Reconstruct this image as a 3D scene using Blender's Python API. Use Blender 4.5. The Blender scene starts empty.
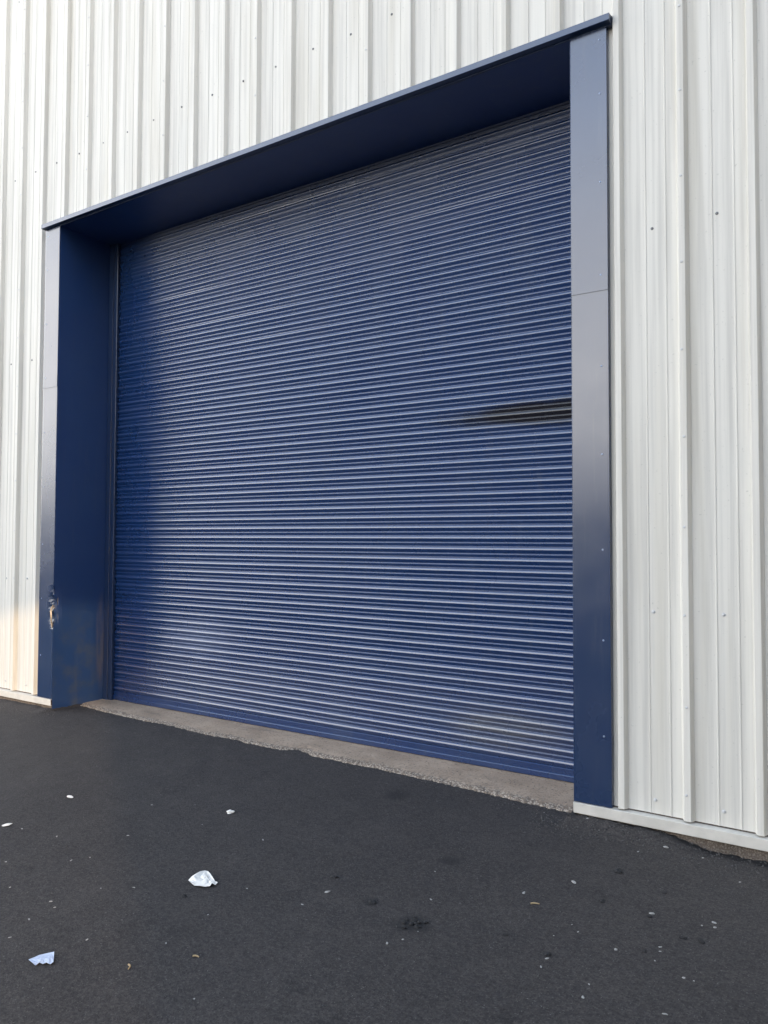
import bpy, bmesh, math, random
from mathutils import Vector, Matrix, noise as mn
R = math.radians
random.seed(7)
scene = bpy.context.scene
col = scene.collection

# ------------------------------------------------------------------ helpers
THICK = []
def link_mesh(name, bm, mats, parent=None, smooth=False):
    me = bpy.data.meshes.new(name)
    bm.normal_update()
    bm.to_mesh(me); bm.free()
    for m in (mats if isinstance(mats, (list, tuple)) else [mats]):
        me.materials.append(m)
    if smooth:
        for p in me.polygons: p.use_smooth = True
    o = bpy.data.objects.new(name, me)
    col.objects.link(o)
    if parent: o.parent = parent
    if THICK:
        md = o.modifiers.new('sheet', 'SOLIDIFY'); md.thickness = abs(THICK.pop()); md.offset = -1
    return o

def tag(o, label=None, cat=None, group=None, kind=None):
    if label: o['label'] = label
    if cat: o['category'] = cat
    if group: o['group'] = group
    if kind: o['kind'] = kind
    return o

def add_box(bm, x0, x1, y0, y1, z0, z1, bevel=0.0):
    r = bmesh.ops.create_cube(bm, size=1.0)
    vs = r['verts']
    bmesh.ops.scale(bm, verts=vs, vec=(x1-x0, y1-y0, z1-z0))
    bmesh.ops.translate(bm, verts=vs, vec=((x0+x1)/2, (y0+y1)/2, (z0+z1)/2))
    if bevel > 0:
        es = list({e for v in vs for e in v.link_edges})
        bmesh.ops.bevel(bm, geom=es, offset=bevel, segments=2, affect='EDGES', profile=0.7)
    return vs

def extrude_x(bm, prof, x0, x1, n=1, close=False, fn=None):
    """profile [(y,z)] swept along X"""
    rows = []
    for i in range(n+1):
        x = x0 + (x1-x0)*i/n
        rows.append([bm.verts.new(fn(x, y, z) if fn else (x, y, z)) for y, z in prof])
    m = len(prof)
    for i in range(n):
        for j in range(m if close else m-1):
            a, b = rows[i][j], rows[i][(j+1) % m]
            c, d = rows[i+1][(j+1) % m], rows[i+1][j]
            bm.faces.new((a, b, c, d))
    if close:
        bm.faces.new(rows[0]); bm.faces.new(rows[-1][::-1])
    if close: bmesh.ops.recalc_face_normals(bm, faces=list(bm.faces))
    return rows

def nz(x, y, z, s=1.0, o=0.0):
    return mn.noise(Vector((x*s+o, y*s+o*1.7, z*s-o)))

# ------------------------------------------------------------------ materials
class NT:
    def __init__(s, name):
        s.m = bpy.data.materials.new(name); s.m.use_nodes = True
        s.t = s.m.node_tree; s.N = s.t.nodes; s.L = s.t.links
        s.b = s.N['Principled BSDF']
        s.tc = s.N.new('ShaderNodeTexCoord')
        s.obj = s.tc.outputs['Object']
    def lk(s, a, b): s.L.new(a, b)
    def noise(s, scale, detail=4, rough=.55, vec=None, stretch=None, dist=0):
        n = s.N.new('ShaderNodeTexNoise')
        n.inputs['Scale'].default_value = scale
        n.inputs['Detail'].default_value = detail
        n.inputs['Roughness'].default_value = rough
        n.inputs['Distortion'].default_value = dist
        v = vec or s.obj
        if stretch:
            mp = s.N.new('ShaderNodeMapping'); mp.inputs['Scale'].default_value = stretch
            s.lk(v, mp.inputs['Vector']); v = mp.outputs['Vector']
        s.lk(v, n.inputs['Vector'])
        return n.outputs['Fac']
    def ramp(s, fac, a, b, lo=0., hi=1.):
        m = s.N.new('ShaderNodeMapRange')
        m.inputs['From Min'].default_value = a; m.inputs['From Max'].default_value = b
        m.inputs['To Min'].default_value = lo; m.inputs['To Max'].default_value = hi
        m.interpolation_type = 'SMOOTHSTEP'
        s.lk(fac, m.inputs['Value']); return m.outputs['Result']
    def math(s, op, a, b):
        m = s.N.new('ShaderNodeMath'); m.operation = op
        for i, v in enumerate((a, b)):
            if isinstance(v, (int, float)): m.inputs[i].default_value = v
            else: s.lk(v, m.inputs[i])
        return m.outputs[0]
    def mix(s, fac, a, b):
        m = s.N.new('ShaderNodeMix'); m.data_type = 'RGBA'
        for sock, v in ((m.inputs['Factor'], fac), (m.inputs['A'], a), (m.inputs['B'], b)):
            if isinstance(v, (int, float)): sock.default_value = v
            elif isinstance(v, tuple): sock.default_value = (*v, 1)
            else: s.lk(v, sock)
        return m.outputs['Result']
    def ellipse(s, c, size, edge=.4, wob=.0, wscale=8):
        """soft ellipsoidal mask around c (stains and painted light)"""
        sub = s.N.new('ShaderNodeVectorMath'); sub.operation = 'SUBTRACT'
        s.lk(s.obj, sub.inputs[0]); sub.inputs[1].default_value = c
        mul = s.N.new('ShaderNodeVectorMath'); mul.operation = 'MULTIPLY'
        s.lk(sub.outputs[0], mul.inputs[0]); mul.inputs[1].default_value = tuple(1/q for q in size)
        ln = s.N.new('ShaderNodeVectorMath'); ln.operation = 'LENGTH'
        s.lk(mul.outputs[0], ln.inputs[0])
        v = ln.outputs['Value']
        if wob:
            v = s.math('ADD', v, s.math('MULTIPLY', s.math('SUBTRACT', s.noise(wscale, 5), .5), wob))
        return s.ramp(v, 1-edge, 1.0, 1, 0)
    def bump(s, h, strength=.2, dist=.01, prev=None):
        b = s.N.new('ShaderNodeBump')
        b.inputs['Strength'].default_value = strength; b.inputs['Distance'].default_value = dist
        s.lk(h, b.inputs['Height'])
        if prev: s.lk(prev, b.inputs['Normal'])
        s.lk(b.outputs['Normal'], s.b.inputs['Normal']); return b.outputs['Normal']
    def col(s, v):
        if isinstance(v, tuple): s.b.inputs['Base Color'].default_value = (*v, 1)
        else: s.lk(v, s.b.inputs['Base Color'])
    def rough(s, v):
        if isinstance(v, (int, float)): s.b.inputs['Roughness'].default_value = v
        else: s.lk(v, s.b.inputs['Roughness'])

def mat_cladding():
    n = NT('white_painted_steel')
    streak = n.noise(1.0, 5, .6, stretch=(28, 28, .55))
    streak2 = n.noise(1.0, 3, .5, stretch=(9, 9, .35))
    blot = n.noise(2.2, 5, .6)
    c = n.mix(n.ramp(streak, .38, .72), WHITE, WHITE_DIRTY)
    c = n.mix(n.ramp(streak2, .5, .75, 0, .45), c, (WHITE_DIRTY[0]*.97, WHITE_DIRTY[1]*.94, WHITE_DIRTY[2]*.86))
    c = n.mix(n.ramp(blot, .48, .75, 0, .35), c, (.61, .60, .555))
    # fine grime specks
    sp = n.noise(70, 2, .5)
    c = n.mix(n.ramp(sp, .69, .76, 0, .4), c, (.35, .34, .31))
    n.col(c)
    n.rough(n.ramp(streak, .2, .8, .42, .6))
    n.b.inputs['Specular IOR Level'].default_value = .2
    oil = n.noise(1.0, 2, .5, stretch=(3.2, 3.2, 1.1))
    fine = n.noise(1.0, 3, .5, stretch=(60, 60, 3))
    p = n.bump(oil, .28, .012)
    n.bump(fine, .05, .002, p)
    return n.m

def blue_paint(name, rough=.27, marks_and_light=None, dusty=0.25, base=None, wave=.10):
    n = NT(name)
    base = base or NAVY
    c = n.mix(n.ramp(n.noise(3.0, 5, .6), .35, .75, 0, .5), base, (base[0]*1.35+.004, base[1]*1.2+.004, base[2]*1.05))
    dust = n.noise(1.0, 5, .65, stretch=(14, 14, 1.2))
    c = n.mix(n.ramp(dust, .52, .85, 0, dusty), c, (.10, .11, .13))
    sp = n.noise(95, 2, .5)
    rg = n.ramp(n.noise(2.0, 4, .6), .3, .8, rough-.03, rough+.07)
    n.b.inputs['Specular IOR Level'].default_value = 1.0
    if marks_and_light:
        c, rg = marks_and_light(n, c, rg)
    n.col(c); n.rough(rg)
    if wave: n.bump(n.noise(1.0, 2, .5, stretch=(2.6, 2.6, 1.3)), wave, .008)
    return n.m

WHITE = (.68, .655, .595); WHITE_DIRTY = (.54, .52, .475)
NAVY = (.005, .022, .072)

def reveal_warm_light(n, c, rg):
    st = n.noise(1.0, 5, .65, stretch=(40, 40, 2.2))
    m = n.math('MULTIPLY', n.ellipse((-6.245, .50, .55), (.4, .075, .55), .7, .35, 4), n.ramp(st, .38, .62))
    c = n.mix(n.math('MULTIPLY', m, .4), c, (.20, .15, .10))  # tan streak paints the warm light on the rear edge of the reveal
    lo = n.math('MULTIPLY', n.ellipse((-6.245, .28, .25), (.4, .45, 1.0), .8, .5, 3), n.ramp(n.noise(7, 6, .65), .42, .68))
    c = n.mix(n.math('MULTIPLY', lo, .45), c, (.075, .085, .085))  # greyer lower part: warm light on the reveal, put into its colour
    return c, rg

def shutter_soot_and_light(n, c, rg):
    n.b.inputs['Coat Weight'].default_value = .4; n.b.inputs['Coat Roughness'].default_value = .22
    # soot along two slats by the right jamb
    slat = n.noise(1.0, 3, .5, stretch=(2.5, 2, 30))
    soot = n.ellipse((-1.78, .575, 2.345), (.97, .3, .11), .6, .5, 4)
    c = n.mix(n.math('MULTIPLY', soot, .93), c, (.007, .006, .007))
    # warm light low on the right, put in as a yellowish tint
    warm_low = n.math('MULTIPLY', n.ellipse((-2.14, .575, .27), (.62, .3, .21), .9, .3, 5), n.ramp(slat, .35, .65, .35, 1))
    c = n.mix(n.math('MULTIPLY', warm_low, .32), c, (.20, .185, .12))
    # pale glare low on the left, painted into the colour
    sheen = n.ellipse((-5.03, .575, .66), (.62, .3, .26), .95, .35, 4)
    c = n.mix(n.math('MULTIPLY', sheen, .28), c, (.20, .24, .36))
    dr = n.noise(1.0, 5, .6, stretch=(3, 3, .8))
    c = n.mix(n.ramp(dr, .55, .8, 0, .25), c, (.05, .07, .12))
    n.lk(n.ramp(soot, 0, 1, 1.0, .55), n.b.inputs['Specular IOR Level'])
    return c, rg

def mat_asphalt():
    n = NT('asphalt')
    big = n.noise(.7, 6, .6); mid = n.noise(5, 6, .7); fine = n.noise(160, 3, .7); grit = n.noise(420, 2, .6)
    c = n.mix(n.ramp(big, .3, .75), (.027, .024, .023), (.056, .049, .046))
    c = n.mix(n.ramp(n.noise(26, 6, .8), .38, .66, 0, .6), c, (.019, .0185, .020))
    c = n.mix(n.ramp(n.noise(2.3, 5, .65, stretch=(1, 2.0, 1)), .45, .7, 0, .6), c, (.064, .057, .052))
    c = n.mix(n.ramp(mid, .35, .75, 0, .6), c, (.026, .025, .0275))
    c = n.mix(n.ramp(n.noise(75, 4, .75), .40, .68, 0, .75), c, (.062, .0545, .052))
    c = n.mix(n.ramp(n.noise(110, 3, .7, stretch=(1, 1, 1), dist=.4), .50, .62, 0, .6), c, (.016, .0155, .0165))
    c = n.mix(n.ramp(fine, .35, .7, 0, .4), c, (.060, .053, .0505))
    c = n.mix(n.ramp(n.noise(150, 1, .4), .715, .78, 0, .75), c, (.22, .21, .20))
    c = n.mix(n.ramp(n.noise(3.1, 7, .7), .60, .70, 0, .8), c, (.018, .0165, .017))
    for sc, amt in ((120, .55), (60, .25)):
        vo = n.N.new('ShaderNodeTexVoronoi'); vo.inputs['Scale'].default_value = sc; n.lk(n.obj, vo.inputs['Vector'])
        sp = n.N.new('ShaderNodeSeparateColor'); n.lk(vo.outputs['Color'], sp.inputs[0])
        stone = n.mix(n.ramp(sp.outputs[0], .1, 1), (.014, .0125, .0122), (.082, .072, .067))
        c = n.mix(n.math('MULTIPLY', n.ramp(vo.outputs['Distance'], .75, .25), amt), c, stone)
    # crumbly asphalt at the right-hand wall foot, darkened for the shade under the flashing
    foot_dark = n.ellipse((-.2, .0, 0), (1.32, .075, .3), .5, .9, 18)
    c = n.mix(n.math('MULTIPLY', foot_dark, .85), c, (.010, .0098, .0102))
    # brown wash in front of the left jamb
    brown_wash = n.math('MULTIPLY', n.ellipse((-5.3, -.9, 0), (1.6, 1.2, .5), .95, .6, 1.5), n.ramp(mid, .3, .7, .3, 1))
    c = n.mix(n.math('MULTIPLY', brown_wash, .5), c, (.062, .054, .048))
    # oily stain spots
    for p, s in (((-2.486, -.199, 0), (.10, .13, .3)), ((-1.782, -.848, 0), (.09, .06, .3)), ((-1.86, -1.4, 0), (.05, .05, .3)), ((-1.618, -1.462, 0), (.10, .10, .3))):
        c = n.mix(n.math('MULTIPLY', n.ellipse(p, s, .7, .9, 25), .65), c, (.014, .014, .015))
    n.col(c)
    n.rough(n.ramp(fine, .3, .7, .72, .95))
    n.b.inputs['Specular IOR Level'].default_value = .3
    p = n.bump(fine, .55, .004)
    p = n.bump(grit, .4, .0015, p)
    n.bump(mid, .35, .012, p)
    return n.m

def mat_concrete(name='worn_concrete', a=(.42, .32, .235), b=(.29, .215, .155)):
    n = NT(name)
    big = n.noise(3.5, 7, .65); fine = n.noise(110, 4, .7); ag = n.noise(60, 2, .5)
    c = n.mix(n.ramp(big, .32, .7), a, b)
    c = n.mix(n.ramp(fine, .4, .75, 0, .5), c, (.40, .36, .31))
    c = n.mix(n.ramp(ag, .60, .68, 0, .75), c, (.10, .085, .075))
    c = n.mix(n.ramp(n.noise(1, 5, .7, stretch=(2, 9, 9)), .55, .75, 0, .5), c, (.12, .10, .088))
    if name == 'worn_concrete':      # exposed pale aggregate along the broken edge
        an = n.N.new('ShaderNodeAttribute'); an.attribute_name = 'wear'
        vo = n.N.new('ShaderNodeTexVoronoi'); vo.inputs['Scale'].default_value = 75; n.lk(n.obj, vo.inputs['Vector'])
        agg = n.mix(n.ramp(vo.outputs['Distance'], .2, .62), (.46, .40, .33), (.13, .105, .085))
        wm = n.ramp(n.math('ADD', an.outputs['Fac'], n.math('MULTIPLY', n.math('SUBTRACT', n.noise(22, 5, .7), .5), 1.2)), .35, .8)
        c = n.mix(n.math('MULTIPLY', wm, .75), c, agg)
    n.col(c); n.rough(.9); n.b.inputs['Specular IOR Level'].default_value = .25
    p = n.bump(fine, .6, .004)
    n.bump(n.noise(28, 5, .7), .5, .01, p)
    return n.m

def simple(name, c, rough=.5, metal=0., var=.25, scale=30):
    n = NT(name)
    n.col(n.mix(n.ramp(n.noise(scale, 4, .6), .35, .7), c, tuple(q*(1-var) for q in c)))
    n.rough(rough); n.b.inputs['Metallic'].default_value = metal
    n.bump(n.noise(scale*3, 3, .6), .15, .002)
    return n.m

M_CLAD = mat_cladding()
M_BLUE = blue_paint('navy_flashing', .24, None, .3, None, .16)
M_REVEAL = blue_paint('navy_reveal', .36, reveal_warm_light, .3, (.012, .044, .150))
M_SHUT = blue_paint('navy_shutter', .27, shutter_soot_and_light, .2, (.003, .024, .098), .0)
M_TRIM = blue_paint('navy_trim', .33)
M_ASPH = mat_asphalt()
M_CONC = mat_concrete()
M_PLINTH = mat_concrete('plinth_concrete', (.13, .10, .08), (.06, .048, .04))
M_FLASH = simple('white_flashing', (.62, .59, .53), .5, 0, .14, 9)
M_SCREW_D = simple('weathered_screw', (.20, .205, .21), .5, .4, .3, 200)
M_SCREW_L = simple('coated_screw', (.60, .60, .60), .4, 0, .2, 200)
M_SCREW_B = simple('zinc_rivet', (.26, .32, .45), .4, .2, .2, 200)
M_BARE = simple('torn_bare_metal', (.48, .42, .35), .45, .35, .5, 60)
M_DARK = simple('dark_interior', (.03, .03, .03), .9)
M_ROOF = simple('roof_sheet', (.42, .43, .43), .6)
M_STONE = simple('stone_chip', (.33, .32, .30), .85, 0, .35, 90)
M_TAR = simple('asphalt_crumb', (.022, .021, .022), .9, 0, .3, 90)
M_GRIT = simple('grit', (.085, .082, .08), .9, 0, .5, 40)
M_PAPER = simple('white_paper', (.84, .80, .73), .8, 0, .06, 60)
M_PAPERB = simple('pale_blue_paper', (.50, .57, .72), .7, 0, .12, 50)
M_TWIG = simple('dry_wood', (.42, .31, .17), .8, 0, .3, 90)

# ------------------------------------------------------------------ ground
def axis(lo, hi, step, far_lo, far_hi):
    a = []
    x = lo
    while x < hi: a.append(x); x += step
    a.append(hi)
    s, x = step, hi
    while x < far_hi:
        s *= 1.35; x += s; a.append(min(x, far_hi))
    s, x = step, lo
    while x > far_lo:
        s *= 1.35; x -= s; a.insert(0, max(x, far_lo))
    return a
def ground_z(x, y):
    z = -.014 + .006*nz(x, y, 0, 1.3) + .0035*nz(x, y, 0, 6) + .0016*nz(x, y, 0, 25)
    if x > -1.5 and y > -.16:
        t = min(1, (y+.16)/.13); k = max(0, min(1, (x+1.02)/.25))
        z += t*((.034-.046*k) + .012*nz(x, y, 3, 16) + .014*nz(x, y, 3, 45))
    if x < -6.24 and y > -.15:
        t = min(1, (y+.15)/.13)
        z += t*(.014 + .010*nz(x, y, 3, 9) + .005*nz(x, y, 3, 40))
    return z
xs = axis(-7.6, .2, .026, -320, 320); ys = axis(-3.0, .34, .024, -320, 200)
bm = bmesh.new()
g = [[bm.verts.new((x, y, ground_z(x, y))) for y in ys] for x in xs]
for i in range(len(xs)-1):
    for j in range(len(ys)-1):
        bm.faces.new((g[i][j], g[i+1][j], g[i+1][j+1], g[i][j+1]))
tag(link_mesh('ground', bm, M_ASPH, smooth=True), kind='structure')

# concrete threshold under the shutter
EDGE = [(-6.30, .30), (-6.218, .266), (-5.752, .237), (-5.321, .211), (-4.948, .209), (-4.552, .163), (-4.248, .185),
        (-3.922, .163), (-3.74, .172), (-3.66, .20), (-3.60, .225), (-3.52, .215), (-3.44, .18), (-3.2, .182), (-2.868, .180), (-2.537, .15), (-2.25, .146), (-1.973, .125), (-1.708, .099), (-1.45, .092)]
def edge_y(x):
    for (x0, y0), (x1, y1) in zip(EDGE, EDGE[1:]):
        if x <= x1: return y0+(y1-y0)*(x-x0)/(x1-x0)
    return EDGE[-1][1]
bm = bmesh.new(); rows = []
N = 900
for i in range(N+1):
    x = -6.243 + (-1.472+6.243)*i/N
    e = edge_y(x) + .012*nz(x, 0, 0, 9) + .012*nz(x, 0, 0, 28) + .010*nz(x, 1, 0, 80)
    prof = []
    for t, dz in ((-.012, -.06), (0, -.016), (.008, -.010), (.018, -.007), (.03, -.004), (.042, -.002), (.055, .0), (.068, .001), (.08, .0015), (.12, .002), (.18, .0025), (.26, .003), (.36, .003), (1.0, .003)):
        y = e+t
        r = max(0, 1-t/.14)
        chip = 0
        if -3.78 < x < -3.40 and 0 <= t < .07: chip = -.012*max(0, 1-abs(x+3.6)/.2)*max(0, nz(x, y, 0, 14)+.5)
        prof.append((x, y, dz + r*.008*nz(x, y, 0, 60) + r*.006*nz(x, y, 5, 15) + chip + .0012*nz(x, y, 0, 5)))
    rows.append([bm.verts.new(p) for p in prof])
for i in range(N):
    for j in range(len(rows[0])-1):
        bm.faces.new((rows[i][j], rows[i+1][j], rows[i+1][j+1], rows[i][j+1]))
pv = tag(link_mesh('pavement', bm, M_CONC, smooth=True), kind='structure')
at = pv.data.attributes.new('wear', 'FLOAT', 'POINT')
for i, v in enumerate(pv.data.vertices):
    at.data[i].value = max(0, min(1, 1.25-(v.co.y-edge_y(v.co.x))/.085))

# ------------------------------------------------------------------ warehouse
root = bpy.data.objects.new('warehouse', None); col.objects.link(root)
tag(root, 'pale metal clad warehouse wall with a deep navy roller shutter doorway', 'warehouse')

XL, XR = -6.463, -1.262         # outer edges of the blue surround
IL, IR = -6.245, -1.470         # inner edges (reveals)
TOPZ, SOF, DEPTH = 4.402, 4.352, .563
P = 1/3
H_EAVE = 7.9
LAP0 = -.866 - 18*P             # crown right edge of lap rib 1
def rib_profile(c, first, last):
    """points (x,y) of one pitch starting at rib whose crown right edge is c"""
    pts = [(c-.041, .033), (c-.029, .001), (c-.027, 0.0), (c+.001, 0.0), (c+.003, .001), (c+.0170, .033)]
    if not last:
        b = c+.0225
        for s in (.108, .212):
            pts += [(b+s-.006, .033), (b+s-.0035, .0302), (b+s+.0015, .0302), (b+s+.004, .033)]
    return pts
def clad_sheet(k):
    c0 = LAP0 + k*3*P
    dy = -.0016 if k % 2 else 0.0
    pts = []
    for i in range(4):
        pts += rib_profile(c0+i*P, i == 0, i == 3)
    pts[0] = (pts[0][0]-.004, .033)
    # cut at the opening edges
    cutL, cutR = XL+.03, XR-.03
    out = []
    for (a, b) in zip(pts, pts[1:]):
        out.append(a)
        for cx in (cutL, cutR):
            if a[0] < cx < b[0]:
                t = (cx-a[0])/(b[0]-a[0]); out.append((cx, a[1]+(b[1]-a[1])*t))
    out.append(pts[-1])
    bm = bmesh.new()
    def strip(seq, z0, z1):
        n = max(2, int((z1-z0)/.5))
        zs = [z0+(z1-z0)*i/n for i in range(n+1)]
        vs = []
        for z in zs:
            vs.append([bm.verts.new((x, y+dy + (.0016*nz(x*.9, k*3.1, z*.7) if y > .02 else 0), z)) for x, y in seq])
        for i in range(n):
            for j in range(len(seq)-1):
                bm.faces.new((vs[i][j], vs[i][j+1], vs[i+1][j+1], vs[i+1][j]))
    full_lo = .097
    seqs = []; cur = [out[0]]; mode = None
    for a, b in zip(out, out[1:]):
        mid = (a[0]+b[0])/2
        m = cutL < mid < cutR
        if mode is None: mode = m
        if m != mode:
            seqs.append((mode, cur)); cur = [a]; mode = m
        cur.append(b)
    seqs.append((mode, cur))
    for m, seq in seqs:
        if len(seq) > 1:
            if m: strip(seq, 4.385, H_EAVE)
            else: strip(seq, full_lo, H_EAVE)
    THICK.append(.0007)
    return link_mesh('cladding_sheet', bm, M_CLAD, root)

def screw_mesh(name, r, h, m):
    bm = bmesh.new()
    # washer plus domed hex head, axis -Y
    prof = [(r*1.0, 0), (r*.98, .0012), (r*.66, .0016), (r*.62, h*.75), (r*.45, h), (0.0001, h*1.02)]
    rings = []
    for rr, y in prof:
        rings.append([bm.verts.new((rr*math.cos(2*math.pi*i/12), -y, rr*math.sin(2*math.pi*i/12))) for i in range(12)])
    for a, b in zip(rings, rings[1:]):
        for i in range(12):
            bm.faces.new((a[i], a[(i+1) % 12], b[(i+1) % 12], b[i]))
    me = bpy.data.meshes.new(name); bm.normal_update(); bm.to_mesh(me); bm.free(); me.materials.append(m)
    return me
ME_PAN = screw_mesh('screw', .0085, .006, M_SCREW_D)
ME_PANL = screw_mesh('screw', .0105, .007, M_SCREW_L)
ME_STITCH = screw_mesh('screw', .0075, .005, M_SCREW_L)
ME_RIVET = screw_mesh('rivet', .0055, .003, M_SCREW_B)
def put(me, name, x, y, z, parent):
    o = bpy.data.objects.new(name, me); col.objects.link(o); o.parent = parent
    o.location = (x, y, z); o.rotation_euler = (R(random.uniform(-5, 5)), R(random.uniform(0, 60)), R(random.uniform(-4, 4)))
    return o
for k in range(-6, 12):
    sh = clad_sheet(k)
    c0 = LAP0 + k*3*P
    if -3 <= k <= 8:
        for i in range(3):
            xp = c0 + i*P + .0255 + .138
            for z in (.168, 1.14, 3.19, 4.98, 6.75):
                x = xp + random.uniform(-.012, .012); zz = z + random.uniform(-.008, .008)
                if XL < x < XR and z < 4.5: continue
                if x < XR+.03 and x > XL-.05 and z < 4.5: continue
                put(ME_PANL if z < 1.5 else ME_PAN, 'screw', x, .0325, zz, sh)
        z = .22
        while z < 7.6:
            x = c0 + 3*P - .0155 + random.uniform(-.004, .004)
            if not (XL-.02 < x < XR+.02 and z < 4.45):
                put(ME_STITCH, 'screw', x, (-.0016), z + random.uniform(-.012, .012), sh)
            z += .457

# wall build-up behind the sheets (liner, insulation), with the door hole
bm = bmesh.new()
W0, W1 = LAP0-6*3*P+.02, LAP0+12*3*P-.03
add_box(bm, W0, IL-.004, .0395, .20, -.1, H_EAVE)
add_box(bm, IR+.004, W1, .0395, .20, -.1, H_EAVE)
add_box(bm, IL-.004, IR+.004, .0395, .20, SOF+.012, H_EAVE)
link_mesh('wall_lining', bm, M_PLINTH, root)
# concrete plinth below the cladding
for a, b in ((W0, IL-.006), (IR+.006, W1)):
    bm = bmesh.new()
    n = max(2, int((b-a)/.04))
    extrude_x(bm, [(.036, .06), (.012, .058), (.010, .02), (.006, -.08)], a, b, n, fn=lambda x, y, z: (x, y+.006*nz(x, z, 0, 20)+.004*nz(x, z, 0, 55), z))
    link_mesh('plinth', bm, M_PLINTH, root)
# base flashing strips
for a, b in ((W0, IL+.001), (IR-.001, W1)):
    bm = bmesh.new()
    n = max(2, int((b-a)/.5))
    extrude_x(bm, [(.037, .0885), (-.012, .0875), (-.0135, .086), (-.0125, .034), (-.010, .031), (.010, .033)], a, b, n, fn=lambda x, y, z: (x, y+.0012*nz(x, 0, 0, 2), z+.0014*nz(x, 3, 0, 1.5)))
    THICK.append(.0009)
    link_mesh('base_flashing', bm, M_FLASH, root)

SEAM = 2.885
# blue jamb flashings: front face, return at outer edge and short return at the inner edge
def jamb(outer, inner, z0, z1, side, proud, seed):
    """side=+1: outer edge is towards +X"""
    bm = bmesh.new()
    s = side
    path = [(outer, .0345), (outer, .003-proud), (outer-s*.0018, -.0035-proud), (outer-s*.012, -.0042-proud)]
    n = 12
    for i in range(1, n): path.append((outer+(inner-outer)*(i/n), -.0042-proud))
    path += [(inner+s*.003, -.0042-proud), (inner, -.002-proud), (inner, .012)]
    zs = []; z = z0
    while z < z1-.02: zs.append(z); z += .022 if z < 1.5 else .1
    zs.append(z1)
    vs = []
    for z in zs:
        row = []
        for x, y in path:
            dx = .0010*nz(x, z, seed, 1.5); dy = .0016*nz(x*2, z*1.3, seed) + (.013*min(max(z-SEAM, 0), .16) if z0 > 1 else 0)
            if side < 0 and z < 1.4:       # crushed corner of the left jamb
                w = max(0, 1-abs(z-.90)/.19)
                u = max(0, 1-abs(x-inner)/.085)
                if w > 0 and u > 0:
                    k = (w**.7)*(u**1.2)
                    dy += k*(.055*abs(nz(x*1.2+z*.6, z, 1, 7)) + .012*nz(x, z, 7, 18)+.010)
                    dx -= k*(.022*abs(nz(x, z, 4, 8))+.010)
            row.append(bm.verts.new((x+dx, y+dy, z)))
        vs.append(row)
    for a, b in zip(vs, vs[1:]):
        for j in range(len(path)-1):
            f = (a[j], a[j+1], b[j+1], b[j]); bm.faces.new(f if s < 0 else f[::-1])
    THICK.append(.0011)
    o = link_mesh('jamb_flashing', bm, M_BLUE, root, smooth=False)
    return o
for side, outer, inner in ((-1, XL, IL), (1, XR, IR)):
    lo = jamb(outer, inner, .092, SEAM+.03, side, 0, 1)
    up = jamb(outer, inner, SEAM, SOF+.004, side, .0042, 5)
    z = .47
    while z < 4.3:
        par = lo if z < SEAM else up
        x = outer - side*.040
        pr = 0 if z < SEAM else .0024
        put(ME_RIVET, 'rivet', x, -.0042-pr, z + random.uniform(-.01, .01), par)
        z += .502
    put(ME_RIVET, 'rivet', outer-side*.04, -.006, 4.33-.04, up)

# torn metal lip at the crushed corner
bm = bmesh.new()
prev = None
for i in range(22):
    t = i/21; z = .72+.20*t
    w = .020*math.sin(math.pi*t)**.6*(.65+.5*abs(nz(z, 0, 0, 17)))
    x = IL-.012+.012*nz(z, 2, 0, 13); y = -.004-.014*math.sin(math.pi*t)+.008*nz(z, 5, 0, 19)
    r = [bm.verts.new((x-w, y+.016, z)), bm.verts.new((x-w*.3, y-.006, z+.004)), bm.verts.new((x+w*.35, y+.004, z-.003))]
    if prev:
        for j in range(2): bm.faces.new((prev[j], prev[j+1], r[j+1], r[j]))
    prev = r
THICK.append(.001)
o = link_mesh('torn_edge', bm, M_BARE, root); o['label'] = 'torn bare metal edge where the left jamb is crushed'

# reveal panels (sides of the recess)
def reveal(x, s, seed):
    bm = bmesh.new()
    ysr = [-.0015, .004, .02, .05, .08, .12, .18, .25, .33, .41, .47, .52, .56, DEPTH+.14]
    zs = [-.06]
    while zs[-1] < SOF-.05: zs.append(zs[-1]+(.025 if zs[-1] < 1.4 else .12))
    zs.append(SOF+.004)
    vs = []
    for z in zs:
        row = []
        for y in ysr:
            dx = s*.003*nz(y*2, z*1.1, seed)*min(1, y*12)
            if s > 0 and .6 < z < 1.2:
                w = max(0, 1-abs(z-.90)/.19); u = max(0, 1-y/.07)
                k = (w**.7)*(u**1.2)
                dx -= k*(.022*abs(nz(y, z, 4, 14))+.010)
            yy = y
            if s > 0 and y < .03 and .64 < z < 1.16:
                w = max(0, 1-abs(z-.90)/.19)
                yy = y + w**.7*(.045*abs(nz(-7.5+z*.6, z, 1, 7)) + .010)
            row.append(bm.verts.new((x+dx, yy, z)))
        vs.append(row)
    for a, b in zip(vs, vs[1:]):
        for j in range(len(ysr)-1):
            f = (a[j], a[j+1], b[j+1], b[j]); bm.faces.new(f if s < 0 else f[::-1])
    THICK.append(.0009)
    return link_mesh('reveal_panel', bm, M_REVEAL, root)
reveal(IL+.0012, 1, 2); reveal(IR-.0012, -1, 9)
# soffit with a folded back angle
bm = bmesh.new()
extrude_x(bm, [(-.002, SOF), (.25, SOF-.003), (DEPTH-.10, SOF-.006), (DEPTH+.09, SOF-.010)], IL+.002, IR-.002, 20,
          fn=lambda x, y, z: (x, y, z+.003*nz(x, y, 0, 1.5)))
THICK.append(-.0009)
link_mesh('soffit_panel', bm, M_REVEAL, root)
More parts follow.
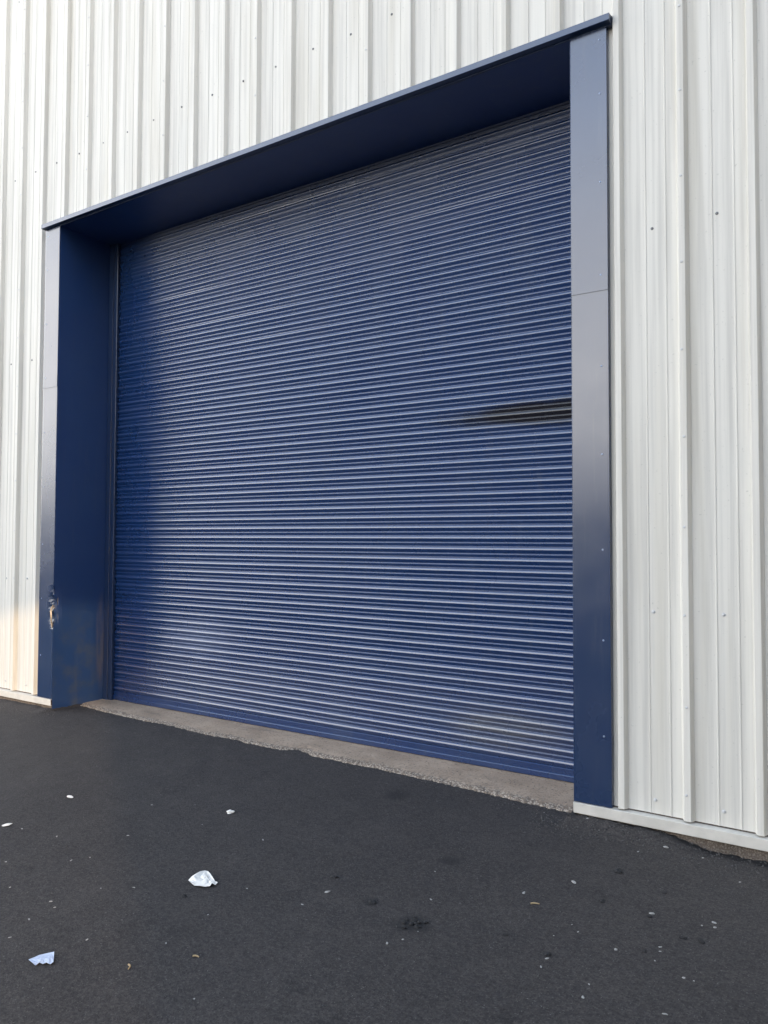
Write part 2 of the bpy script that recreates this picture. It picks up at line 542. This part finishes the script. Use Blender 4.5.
# drip trim over the door
bm = bmesh.new()
extrude_x(bm, [(.036, TOPZ+.016), (-.002, TOPZ+.004), (-.040, TOPZ-.002), (-.0425, TOPZ-.005), (-.0435, TOPZ-.040), (-.041, TOPZ-.0425), (-.006, TOPZ-.0445), (-.006, SOF-.002), (.0, SOF-.001), (.036, SOF+.003)],
          XL-.012, -1.237, 16, close=True, fn=lambda x, y, z: (x, y, z+.0015*nz(x, 0, 0, 1.2)))
link_mesh('drip_trim', bm, M_TRIM, root)

# roller shutter: one curtain of slats, guides and bottom rail
S = .0745
prof = []
nsl = 58
zb = .060
for i in range(nsl):
    z0 = zb+i*S
    # web leaning out, small hinge roll, long underside, rolled crest (millimetres up, millimetres out)
    for h, d in ((0, 5.0), (6, 7.2), (12, 9.6), (17, 11.5), (19, 11.9), (20.5, 11.5), (21.8, 10.0), (23, 8.2), (24.4, 7.1), (26, 7.2), (33, 10.8), (40, 14.3), (46, 17.2), (49, 18.2),
                 (51, 18.5), (53, 18.4), (56, 17.8), (59, 16.9), (62, 15.8), (64.5, 14.6), (66.3, 13.3), (67.7, 11.2), (68.9, 8.2), (70, 5.2), (71.2, 3.9), (73, 4.3)):
        if z0+h/1000 > .0855: prof.append((DEPTH+.0165-d/1000, z0+h/1000, i))
prof.append((DEPTH+.015, zb+nsl*S, nsl))
bm = bmesh.new(); rows = []
NX = 40
for j in range(NX+1):
    x = -6.175 + (-1.53+6.175)*j/NX
    rows.append([bm.verts.new((x, y+.0009*nz(x*.6, i*7.3, 0)+.0035*nz(x*.5, z*.5, 9), z+.0006*nz(x*.5, i*3.7, 4))) for y, z, i in prof])
for a, b in zip(rows, rows[1:]):
    for i in range(len(prof)-1):
        bm.faces.new((a[i], b[i], b[i+1], a[i+1]))
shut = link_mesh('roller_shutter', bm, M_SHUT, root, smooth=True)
shut['label'] = 'navy slatted roller shutter with soot smears near its right edge'
bm = bmesh.new()
extrude_x(bm, [(DEPTH+.03, .086), (DEPTH+.006, .085), (DEPTH+.001, .081), (DEPTH+.003, .046), (DEPTH-.004, .043), (DEPTH-.006, .040), (DEPTH-.006, .010), (DEPTH-.004, .007), (DEPTH+.03, .007)],
          -6.165, -1.54, 24, close=True, fn=lambda x, y, z: (x, y+.0025*nz(x, 0, 3, .8), z+.0012*nz(x, 0, 0, 1)))
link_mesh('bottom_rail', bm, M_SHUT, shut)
for s, x0 in ((1, IL+.003), (-1, IR-.003)):
    bm = bmesh.new()
    # C channel in plan, extruded up
    pth = [(0, .53), (.004, .524), (.060, .524), (.063, .528), (.063, .534), (.108, .534), (.112, .537), (.112, .556), (.106, .556), (.106, .62), (0, .62)]
    v0 = [bm.verts.new((x0+s*a, b, -.02)) for a, b in pth]; v1 = [bm.verts.new((x0+s*a, b, SOF-.012)) for a, b in pth]
    for i in range(len(pth)):
        j = (i+1) % len(pth); bm.faces.new((v0[i], v0[j], v1[j], v1[i]))
    bm.faces.new(v0[::-1]); bm.faces.new(v1)
    bmesh.ops.recalc_face_normals(bm, faces=list(bm.faces))
    link_mesh('guide_rail', bm, M_TRIM, shut)
# dark shell of the building behind the door, side walls, roof and gutter
bm = bmesh.new()
add_box(bm, IL-.3, IR+.3, .76, .80, -.1, 5.2)
add_box(bm, IL-.3, IL-.006, .2, .76, -.1, 5.2)
add_box(bm, IR+.006, IR+.3, .2, .76, -.1, 5.2)
add_box(bm, IL-.006, IR+.006, .2, .76, 4.60, 5.2)
link_mesh('door_housing', bm, M_DARK, root)
bm = bmesh.new()
add_box(bm, W0, W0+.2, .2, 18, -.1, H_EAVE); add_box(bm, W1-.2, W1, .2, 18, -.1, H_EAVE); add_box(bm, W0+.2, W1-.2, 17.8, 18, -.1, H_EAVE)
link_mesh('side_wall', bm, M_CLAD, root)
bm = bmesh.new()
add_box(bm, W0-.1, W0+.05, -.02, .20, .03, H_EAVE-.02, .004) ; add_box(bm, W1-.05, W1+.1, -.02, .20, .03, H_EAVE-.02, .004)
link_mesh('corner_flashing', bm, M_BLUE, root)
bm = bmesh.new()
v = [(W0-.15, -.1, H_EAVE+.02), (W1+.15, -.1, H_EAVE+.02), (W1+.15, 9, H_EAVE+1.4), (W0-.15, 9, H_EAVE+1.4), (W0-.15, 18.1, H_EAVE+.02), (W1+.15, 18.1, H_EAVE+.02)]
v = [bm.verts.new(p) for p in v]
bm.faces.new((v[0], v[1], v[2], v[3])); bm.faces.new((v[3], v[2], v[5], v[4])); bm.faces.new((v[0], v[3], v[4])); bm.faces.new((v[1], v[5], v[2]))
THICK.append(.06)
link_mesh('roof', bm, M_ROOF, root)
bm = bmesh.new()
extrude_x(bm, [(-.02, H_EAVE+.01), (-.02, H_EAVE-.13), (-.14, H_EAVE-.13), (-.17, H_EAVE-.02), (-.16, H_EAVE+.01)], W0-.1, W1+.1, 4, close=True)
link_mesh('gutter', bm, M_BLUE, root)

# low industrial unit across the yard, behind the viewer (it shows only as a reflection in the gloss paint)
M_BRICK = simple('dark_brick', (.11, .075, .06), .9, 0, .35, 3)
M_GLASS = simple('window_glass', (.02, .025, .03), .15)
M_SLATE = simple('grey_roof_sheet', (.12, .12, .125), .8, 0, .2, 2)
M_DOOR = simple('faded_green_door', (.07, .10, .09), .6, 0, .2, 5)
unit = bpy.data.objects.new('industrial_unit', None); col.objects.link(unit)
tag(unit, 'long low dark brick industrial unit across the yard behind the viewer', 'building')
UY = -46
bm = bmesh.new(); add_box(bm, -110, 70, UY-20, UY, -.2, 4.6); link_mesh('wall', bm, M_BRICK, unit)
bm = bmesh.new()
extrude_x(bm, [(UY+.5, 4.6), (UY-10, 6.6), (UY-20.5, 4.6)], -110.5, 70.5, 1, close=True); link_mesh('roof', bm, M_SLATE, unit)
for i in range(14):
    x = -104 + i*12.5
    bm = bmesh.new(); add_box(bm, x, x+3.6, UY-.02, UY+.07, 0, 3.6, .02)
    for k in range(8): add_box(bm, x+.05, x+3.55, UY+.06, UY+.10, .2+k*.42, .22+k*.42)
    link_mesh('door', bm, M_DOOR, unit)

# unseen sun blocker, added: two tall units joined over a narrow passage, front right of the door: they shade the wall from the low sun,
# which only comes through the passage
units = bpy.data.objects.new('sun_blocker', None); col.objects.link(units)
tag(units, 'added unseen brick block with a narrow passage, shading the shutter wall from the right', 'building')
units.rotation_euler = (0, 0, R(55))          # local -Y looks at the sun, local +X runs along the front
PW0, PW1, PT = -4.30, -3.16, 4.85
def local(name, boxes, m, bev=0):
    bm = bmesh.new()
    for bx in boxes: add_box(bm, *bx, bev)
    return link_mesh(name, bm, m, units)
S0 = -12.7
local('wall', [(PW0, PW1, S0-.6, S0-.01, PT, 12.3)], M_BRICK)
local('wall', [(-18, PW0, S0-7, S0, -.2, 12.3)], M_BRICK)
local('wall', [(PW1, 5, S0-7, S0, -.2, 12.3)], M_BRICK)
local('roof', [(-18.3, 5.3, S0-7.3, S0+.3, 12.31, 12.6)], M_SLATE)
for st in range(4):
    for k in range(7):
        x = -17.0+k*3.4
        if -5.9 < x < -3.0 and st < 2: continue
        fr = local('window', [(x, x+1.5, S0, S0+.05, 1.2+st*2.9, 2.7+st*2.9)], M_FLASH)
        g = local('pane', [(x+.08, x+1.42, S0+.05, S0+.055, 1.28+st*2.9, 2.62+st*2.9)], M_GLASS); g.parent = fr

# ------------------------------------------------------------------ litter on the asphalt
def gz(x, y): return ground_z(x, y)
def scrap(name, outline, mat, lift, seed, rings=5):
    cx = sum(p[0] for p in outline)/len(outline); cy = sum(p[1] for p in outline)/len(outline)
    z0 = gz(cx, cy)+.004
    bm = bmesh.new(); n = len(outline); loops = []
    for r in range(1, rings+1):
        t = r/rings; lp = []
        for x, y in outline:
            X = (x-cx)*t; Y = (y-cy)*t
            h = lift*(abs(nz(X, Y, 0, 26, seed))*1.4 + .5*abs(nz(X, Y, 2, 60, seed))) + lift*.35*(1-t)
            lp.append(bm.verts.new((X, Y, h)))
        loops.append(lp)
    c = bm.verts.new((0, 0, lift*.5))
    for i in range(n): bm.faces.new((c, loops[0][i], loops[0][(i+1) % n]))
    for a, b in zip(loops, loops[1:]):
        for i in range(n): bm.faces.new((a[i], b[i], b[(i+1) % n], a[(i+1) % n]))
    bmesh.ops.recalc_face_normals(bm, faces=list(bm.faces))
    THICK.append(.0006)
    o = link_mesh(name, bm, mat); o.location = (cx, cy, z0)
    return o
WHITE_OUT = [(-2.65, -1.696), (-2.665, -1.662), (-2.668, -1.64), (-2.667, -1.61), (-2.665, -1.583), (-2.642, -1.585), (-2.607, -1.603), (-2.575, -1.622), (-2.541, -1.639), (-2.519, -1.644), (-2.511, -1.666), (-2.527, -1.672), (-2.522, -1.688), (-2.54, -1.702), (-2.56, -1.714), (-2.589, -1.718), (-2.618, -1.714)]
BLUE_OUT = [(-2.637, -2.469), (-2.633, -2.451), (-2.631, -2.431), (-2.618, -2.41), (-2.602, -2.39), (-2.57, -2.412), (-2.544, -2.431), (-2.54, -2.446), (-2.563, -2.446), (-2.567, -2.458), (-2.584, -2.46), (-2.58, -2.479), (-2.6, -2.478)]
tag(scrap('paper_scrap', WHITE_OUT, M_PAPER, .012, 3), 'large crumpled white paper scrap lying flat on the asphalt', 'litter')
tag(scrap('paper_scrap', BLUE_OUT, M_PAPERB, .006, 8), 'small torn pale blue paper scrap on the asphalt at lower left', 'litter')
def blob_outline(cx, cy, rx, ry, n=10, seed=0):
    return [(cx+rx*math.cos(2*math.pi*i/n)*(1+.25*nz(i, seed, 0, 1.3)), cy+ry*math.sin(2*math.pi*i/n)*(1+.25*nz(i, seed, 4, 1.3))) for i in range(n)]
tag(scrap('paper_scrap', blob_outline(-3.966, -1.765, .020, .026, seed=2), M_PAPER, .006, 5), 'tiny flat white paper bit at the left edge of the asphalt', 'litter')
tag(scrap('paper_scrap', blob_outline(-4.077, -1.31, .026, .014, seed=6), M_PAPER, .004, 9), 'thin pale shred of paper on brownish asphalt before the left jamb', 'litter')

def pebble(name, x, y, r, mat, flat=.6, seed=0, stretch=1.0):
    bm = bmesh.new()
    bmesh.ops.create_icosphere(bm, subdivisions=2 if r > .008 else 1, radius=r)
    for v in bm.verts:
        k = 1+.55*nz(v.co.x/r, v.co.y/r, v.co.z/r, 1.2, seed*3.7)
        k += .25*nz(v.co.x/r, v.co.y/r, v.co.z/r, 2.9, seed); v.co = Vector((v.co.x*k*stretch, v.co.y*k, v.co.z*k*flat))
    o = link_mesh(name, bm, mat); o.location = (x, y, gz(x, y)+r*flat*.45)
    o.rotation_euler = (0, 0, random.uniform(0, 6.28))
    return o
tag(pebble('stone', -3.111, -.963, .020, M_PAPER, .5, 4), 'smooth oval white pebble lying alone beyond the white paper', 'stone')
LIGHT = [(-3.855, -1.747), (-3.528, -2.028), (-3.604, -1.71), (-3.312, -1.499), (-3.237, -1.779), (-3.282, -1.851), (-2.914, -1.957), (-2.802, -1.871), (-2.985, -2.15), (-2.924, -2.173), (-3.262, -2.167), (-2.919, -2.291), (-2.382, -1.603), (-2.352, -1.863), (-2.585, -2.263), (-2.318, -2.111), (-2.85, -2.413), (-3.374, -0.983), (-3.58, -1.121), (-3.109, -1.179), (-2.07, -1.429), (-2.093, -1.577), (-1.787, -0.985), (-1.664, -1.237), (-1.621, -1.647), (-1.586, -1.589), (-1.569, -1.505), (-2.698, -1.152), (-1.208, -0.748), (-1.356, -0.964), (-0.957, -0.125), (-0.59, -0.323), (-0.782, -0.138), (-1.039, -0.089), (-1.063, -0.24), (-0.843, -0.847), (-0.617, -0.785), (-0.606, -0.826), (-0.652, -0.838), (-1.115, -1.239), (-1.086, -1.117), (-1.047, -1.158), (-1.076, -1.41), (-1.075, -1.472), (-0.884, -1.207), (-0.75, -1.101), (-0.743, -1.13), (-0.743, -1.204), (-0.896, -1.48), (-0.888, -1.566), (-0.634, -1.515), (-0.629, -1.266), (-0.596, -1.266), (-1.386, -0.025), (-1.301, -0.104), (-1.651, 0.016), (-1.966, -2.296)]
BIG = {20: .011, 24: .008, 30: .013, 28: .013, 29: .010, 35: .010, 36: .010, 37: .010, 44: .009, 49: .009}
for i, (x, y) in enumerate(LIGHT):
    r = BIG[i]*.65 if i in BIG else random.uniform(.0026, .0052)
    o = pebble('stone_chip', x, y, r, M_STONE, random.uniform(.35, .6), i, random.uniform(1, 2.2))
    tag(o, 'tiny pale grey stone chip loose on the dark asphalt', 'stone', 'pale stone chips scattered over the asphalt')
DARK = [(-2.554, -1.808), (-1.859, -1.399), (-1.276, -1.337), (-1.047, -0.858), (-0.848, -0.625), (-0.847, -0.88), (-1.086, -1.384), (-0.793, -1.164), (-0.692, -0.985), (-0.63, -0.97), (-2.138, -1.295)]
for i, (x, y) in enumerate(DARK):
    o = pebble('asphalt_crumb', x, y, random.uniform(.008, .014), M_TAR, .55, i+80, random.uniform(1, 1.5))
    tag(o, 'small black crumb of loose asphalt on the dark surface', 'asphalt crumb', 'black asphalt crumbs scattered on the surface')
def cluster(x, y, n, r, spread, label):
    bm = bmesh.new()
    for i in range(n):
        a = random.uniform(0, 6.28); d = spread*random.random()**.6; q = r*random.uniform(.4, 1)
        res = bmesh.ops.create_icosphere(bm, subdivisions=1, radius=q)
        for v in res['verts']:
            v.co *= 1+.5*nz(v.co.x/q, v.co.y/q, v.co.z/q, 1.1, i)
            v.co.z *= .6; v.co += Vector((d*math.cos(a), d*math.sin(a)*1.1, q*.4))
    o = link_mesh('asphalt_lump', bm, M_TAR); o.location = (x, y, gz(x, y)); tag(o, label, 'asphalt lump')
cluster(-1.618, -1.462, 16, .012, .055, 'ragged patch of crumbled black asphalt, the largest dark spot')
cluster(-1.078, -.524, 7, .016, .022, 'single black lump of asphalt below the right jamb')
def twig(x, y, l, a, label):
    bm = bmesh.new(); rings = []
    for i in range(6):
        t = i/5; r = .0035*(1-.35*t); cx = (t-.5)*l; cy = .004*math.sin(t*4)
        rings.append([bm.verts.new((cx, cy+r*math.cos(k*1.0472), r*math.sin(k*1.0472)+.003)) for k in range(6)])
    for p, q in zip(rings, rings[1:]):
        for k in range(6): bm.faces.new((p[k], p[(k+1) % 6], q[(k+1) % 6], q[k]))
    bm.faces.new(rings[0]); bm.faces.new(rings[-1][::-1])
    o = link_mesh('wood_splinter', bm, M_TWIG); o.location = (x, y, gz(x, y)+.001); o.rotation_euler = (0, 0, a); tag(o, label, 'splinter')
twig(-1.277, -1.032, .036, .55, 'pale tan wood splinter on the right half of the asphalt')
twig(-2.3, -2.295, .030, -.6, 'tan wood splinter lying slanted near the bottom edge')
twig(-2.155, -2.112, .024, .5, 'short tan wood splinter just right of the slanted one')
# uncountable fine grit
bm = bmesh.new()
def grit_at(x, y, q):
    res = bmesh.ops.create_cube(bm, size=q)
    m = Matrix.Rotation(random.uniform(0, 6), 4, 'Z') @ Matrix.Rotation(random.uniform(0, 6), 4, 'X')
    for v in res['verts']:
        v.co = m @ v.co; v.co *= random.uniform(.7, 1.2); v.co += Vector((x, y, gz(x, y)+q*.2))
for i in range(1500):
    x = random.uniform(-7.3, .1); y = random.uniform(-2.9, .02)
    grit_at(x, y, random.uniform(.0015, .0042))
for i in range(800):
    x = random.uniform(-1.7, .1); y = .0-abs(random.gauss(0, .13))
    grit_at(x, y, random.uniform(.002, .007))
for i in range(200):
    x = random.uniform(-7.6, -5.9); y = .0-abs(random.gauss(0, .15))
    grit_at(x, y, random.uniform(.002, .006))
for i in range(350):
    x = random.uniform(-6.2, -1.5); y = edge_y(x)-abs(random.gauss(0, .06))
    grit_at(x, y, random.uniform(.002, .006))
tag(link_mesh('gravel', bm, M_GRIT), 'fine grit and crumbs spread over the asphalt', 'gravel', kind='stuff')

# ------------------------------------------------------------------ camera
yaw, pitch, roll = .5814, .0352, .0032
F = Vector((-math.sin(yaw)*math.cos(pitch), math.cos(yaw)*math.cos(pitch), math.sin(pitch)))
r = Vector((math.cos(yaw), math.sin(yaw), 0)); u = r.cross(F)
Rt = r*math.cos(roll)+u*math.sin(roll); Up = u*math.cos(roll)-r*math.sin(roll)
cam = bpy.data.cameras.new('camera'); co = bpy.data.objects.new('camera', cam); col.objects.link(co)
mw = Matrix((Rt, Up, -F)).transposed().to_4x4(); mw.translation = Vector((0, -4.144, 1.52)); co.matrix_world = mw
cam.sensor_fit = 'VERTICAL'; cam.sensor_height = 36; cam.lens = 36*770/1024
cam.clip_start = .05; cam.clip_end = 2000
scene.camera = co

# ------------------------------------------------------------------ light
SUN_EL, SUN_AZ = 12, 125      # azimuth clockwise from +Y: low, in front of the wall and to the right, behind the added units
CLOUD = 11.5                    # bright low cloud bank opposite the wall, to the left
w = bpy.data.worlds.new('World'); scene.world = w; w.use_nodes = True
nt = w.node_tree; bg = nt.nodes['Background']
sky = nt.nodes.new('ShaderNodeTexSky'); sky.sky_type = 'NISHITA'; sky.sun_disc = False
sky.sun_elevation = R(SUN_EL); sky.sun_rotation = R(SUN_AZ); sky.air_density = 1.0; sky.dust_density = 1.2; sky.ozone_density = 1.0
tc = nt.nodes.new('ShaderNodeTexCoord')
def wmath(op, a, b=None, c=None):
    m = nt.nodes.new('ShaderNodeMath'); m.operation = op
    for i, v in enumerate((a, b, c)):
        if v is None: continue
        if isinstance(v, (int, float)): m.inputs[i].default_value = v
        else: nt.links.new(v, m.inputs[i])
    return m.outputs[0]
def wramp(v, a, b, lo, hi):
    m = nt.nodes.new('ShaderNodeMapRange'); m.interpolation_type = 'SMOOTHSTEP'
    for i, q in zip(('From Min', 'From Max', 'To Min', 'To Max'), (a, b, lo, hi)): m.inputs[i].default_value = q
    nt.links.new(v, m.inputs['Value']); return m.outputs['Result']
sep = nt.nodes.new('ShaderNodeSeparateXYZ'); nt.links.new(tc.outputs['Generated'], sep.inputs[0])
dt = nt.nodes.new('ShaderNodeVectorMath'); dt.operation = 'DOT_PRODUCT'
nt.links.new(tc.outputs['Generated'], dt.inputs[0]); dt.inputs[1].default_value = (-.30, -.954, 0)
cn = nt.nodes.new('ShaderNodeTexNoise'); cn.inputs['Scale'].default_value = 2.6; cn.inputs['Detail'].default_value = 6
mp = nt.nodes.new('ShaderNodeMapping'); mp.inputs['Scale'].default_value = (1, 1, 3.2)
nt.links.new(tc.outputs['Generated'], mp.inputs[0]); nt.links.new(mp.outputs[0], cn.inputs[0])
band = wmath('MULTIPLY', wramp(sep.outputs[2], .18, .82, 1, .15), wramp(dt.outputs['Value'], -.35, .65, .03, 1))
mask = wmath('MULTIPLY', band, wramp(cn.outputs['Fac'], .3, .62, .65, 1))
mx = nt.nodes.new('ShaderNodeMix'); mx.data_type = 'RGBA'
nt.links.new(mask, mx.inputs['Factor']); nt.links.new(sky.outputs[0], mx.inputs['A']); cm = nt.nodes.new('ShaderNodeMix'); cm.data_type = 'RGBA'
cm.inputs['A'].default_value = (CLOUD*1.02, CLOUD*.98, CLOUD*.92, 1); cm.inputs['B'].default_value = (CLOUD*.72, CLOUD*.86, CLOUD*1.10, 1)
nt.links.new(wramp(sep.outputs[2], .28, .62, 0, 1), cm.inputs['Factor']); nt.links.new(cm.outputs['Result'], mx.inputs['B'])
nt.links.new(mx.outputs['Result'], bg.inputs[0]); bg.inputs[1].default_value = .15
sd = bpy.data.lights.new('sun', 'SUN'); sd.energy = .65; sd.angle = R(.6); sd.color = (1, .69, .38)
so = bpy.data.objects.new('sun', sd); col.objects.link(so)
d = Vector((math.sin(R(SUN_AZ))*math.cos(R(SUN_EL)), math.cos(R(SUN_AZ))*math.cos(R(SUN_EL)), math.sin(R(SUN_EL))))
so.rotation_euler = d.to_track_quat('Z', 'Y').to_euler(); so.location = (14, -12, 8)
scene.view_settings.view_transform = 'Standard'; scene.view_settings.look = 'None'
scene.view_settings.gamma = 1; scene.view_settings.use_curve_mapping = False
scene.view_settings.exposure = 1.87
scene.render.engine = 'CYCLES'
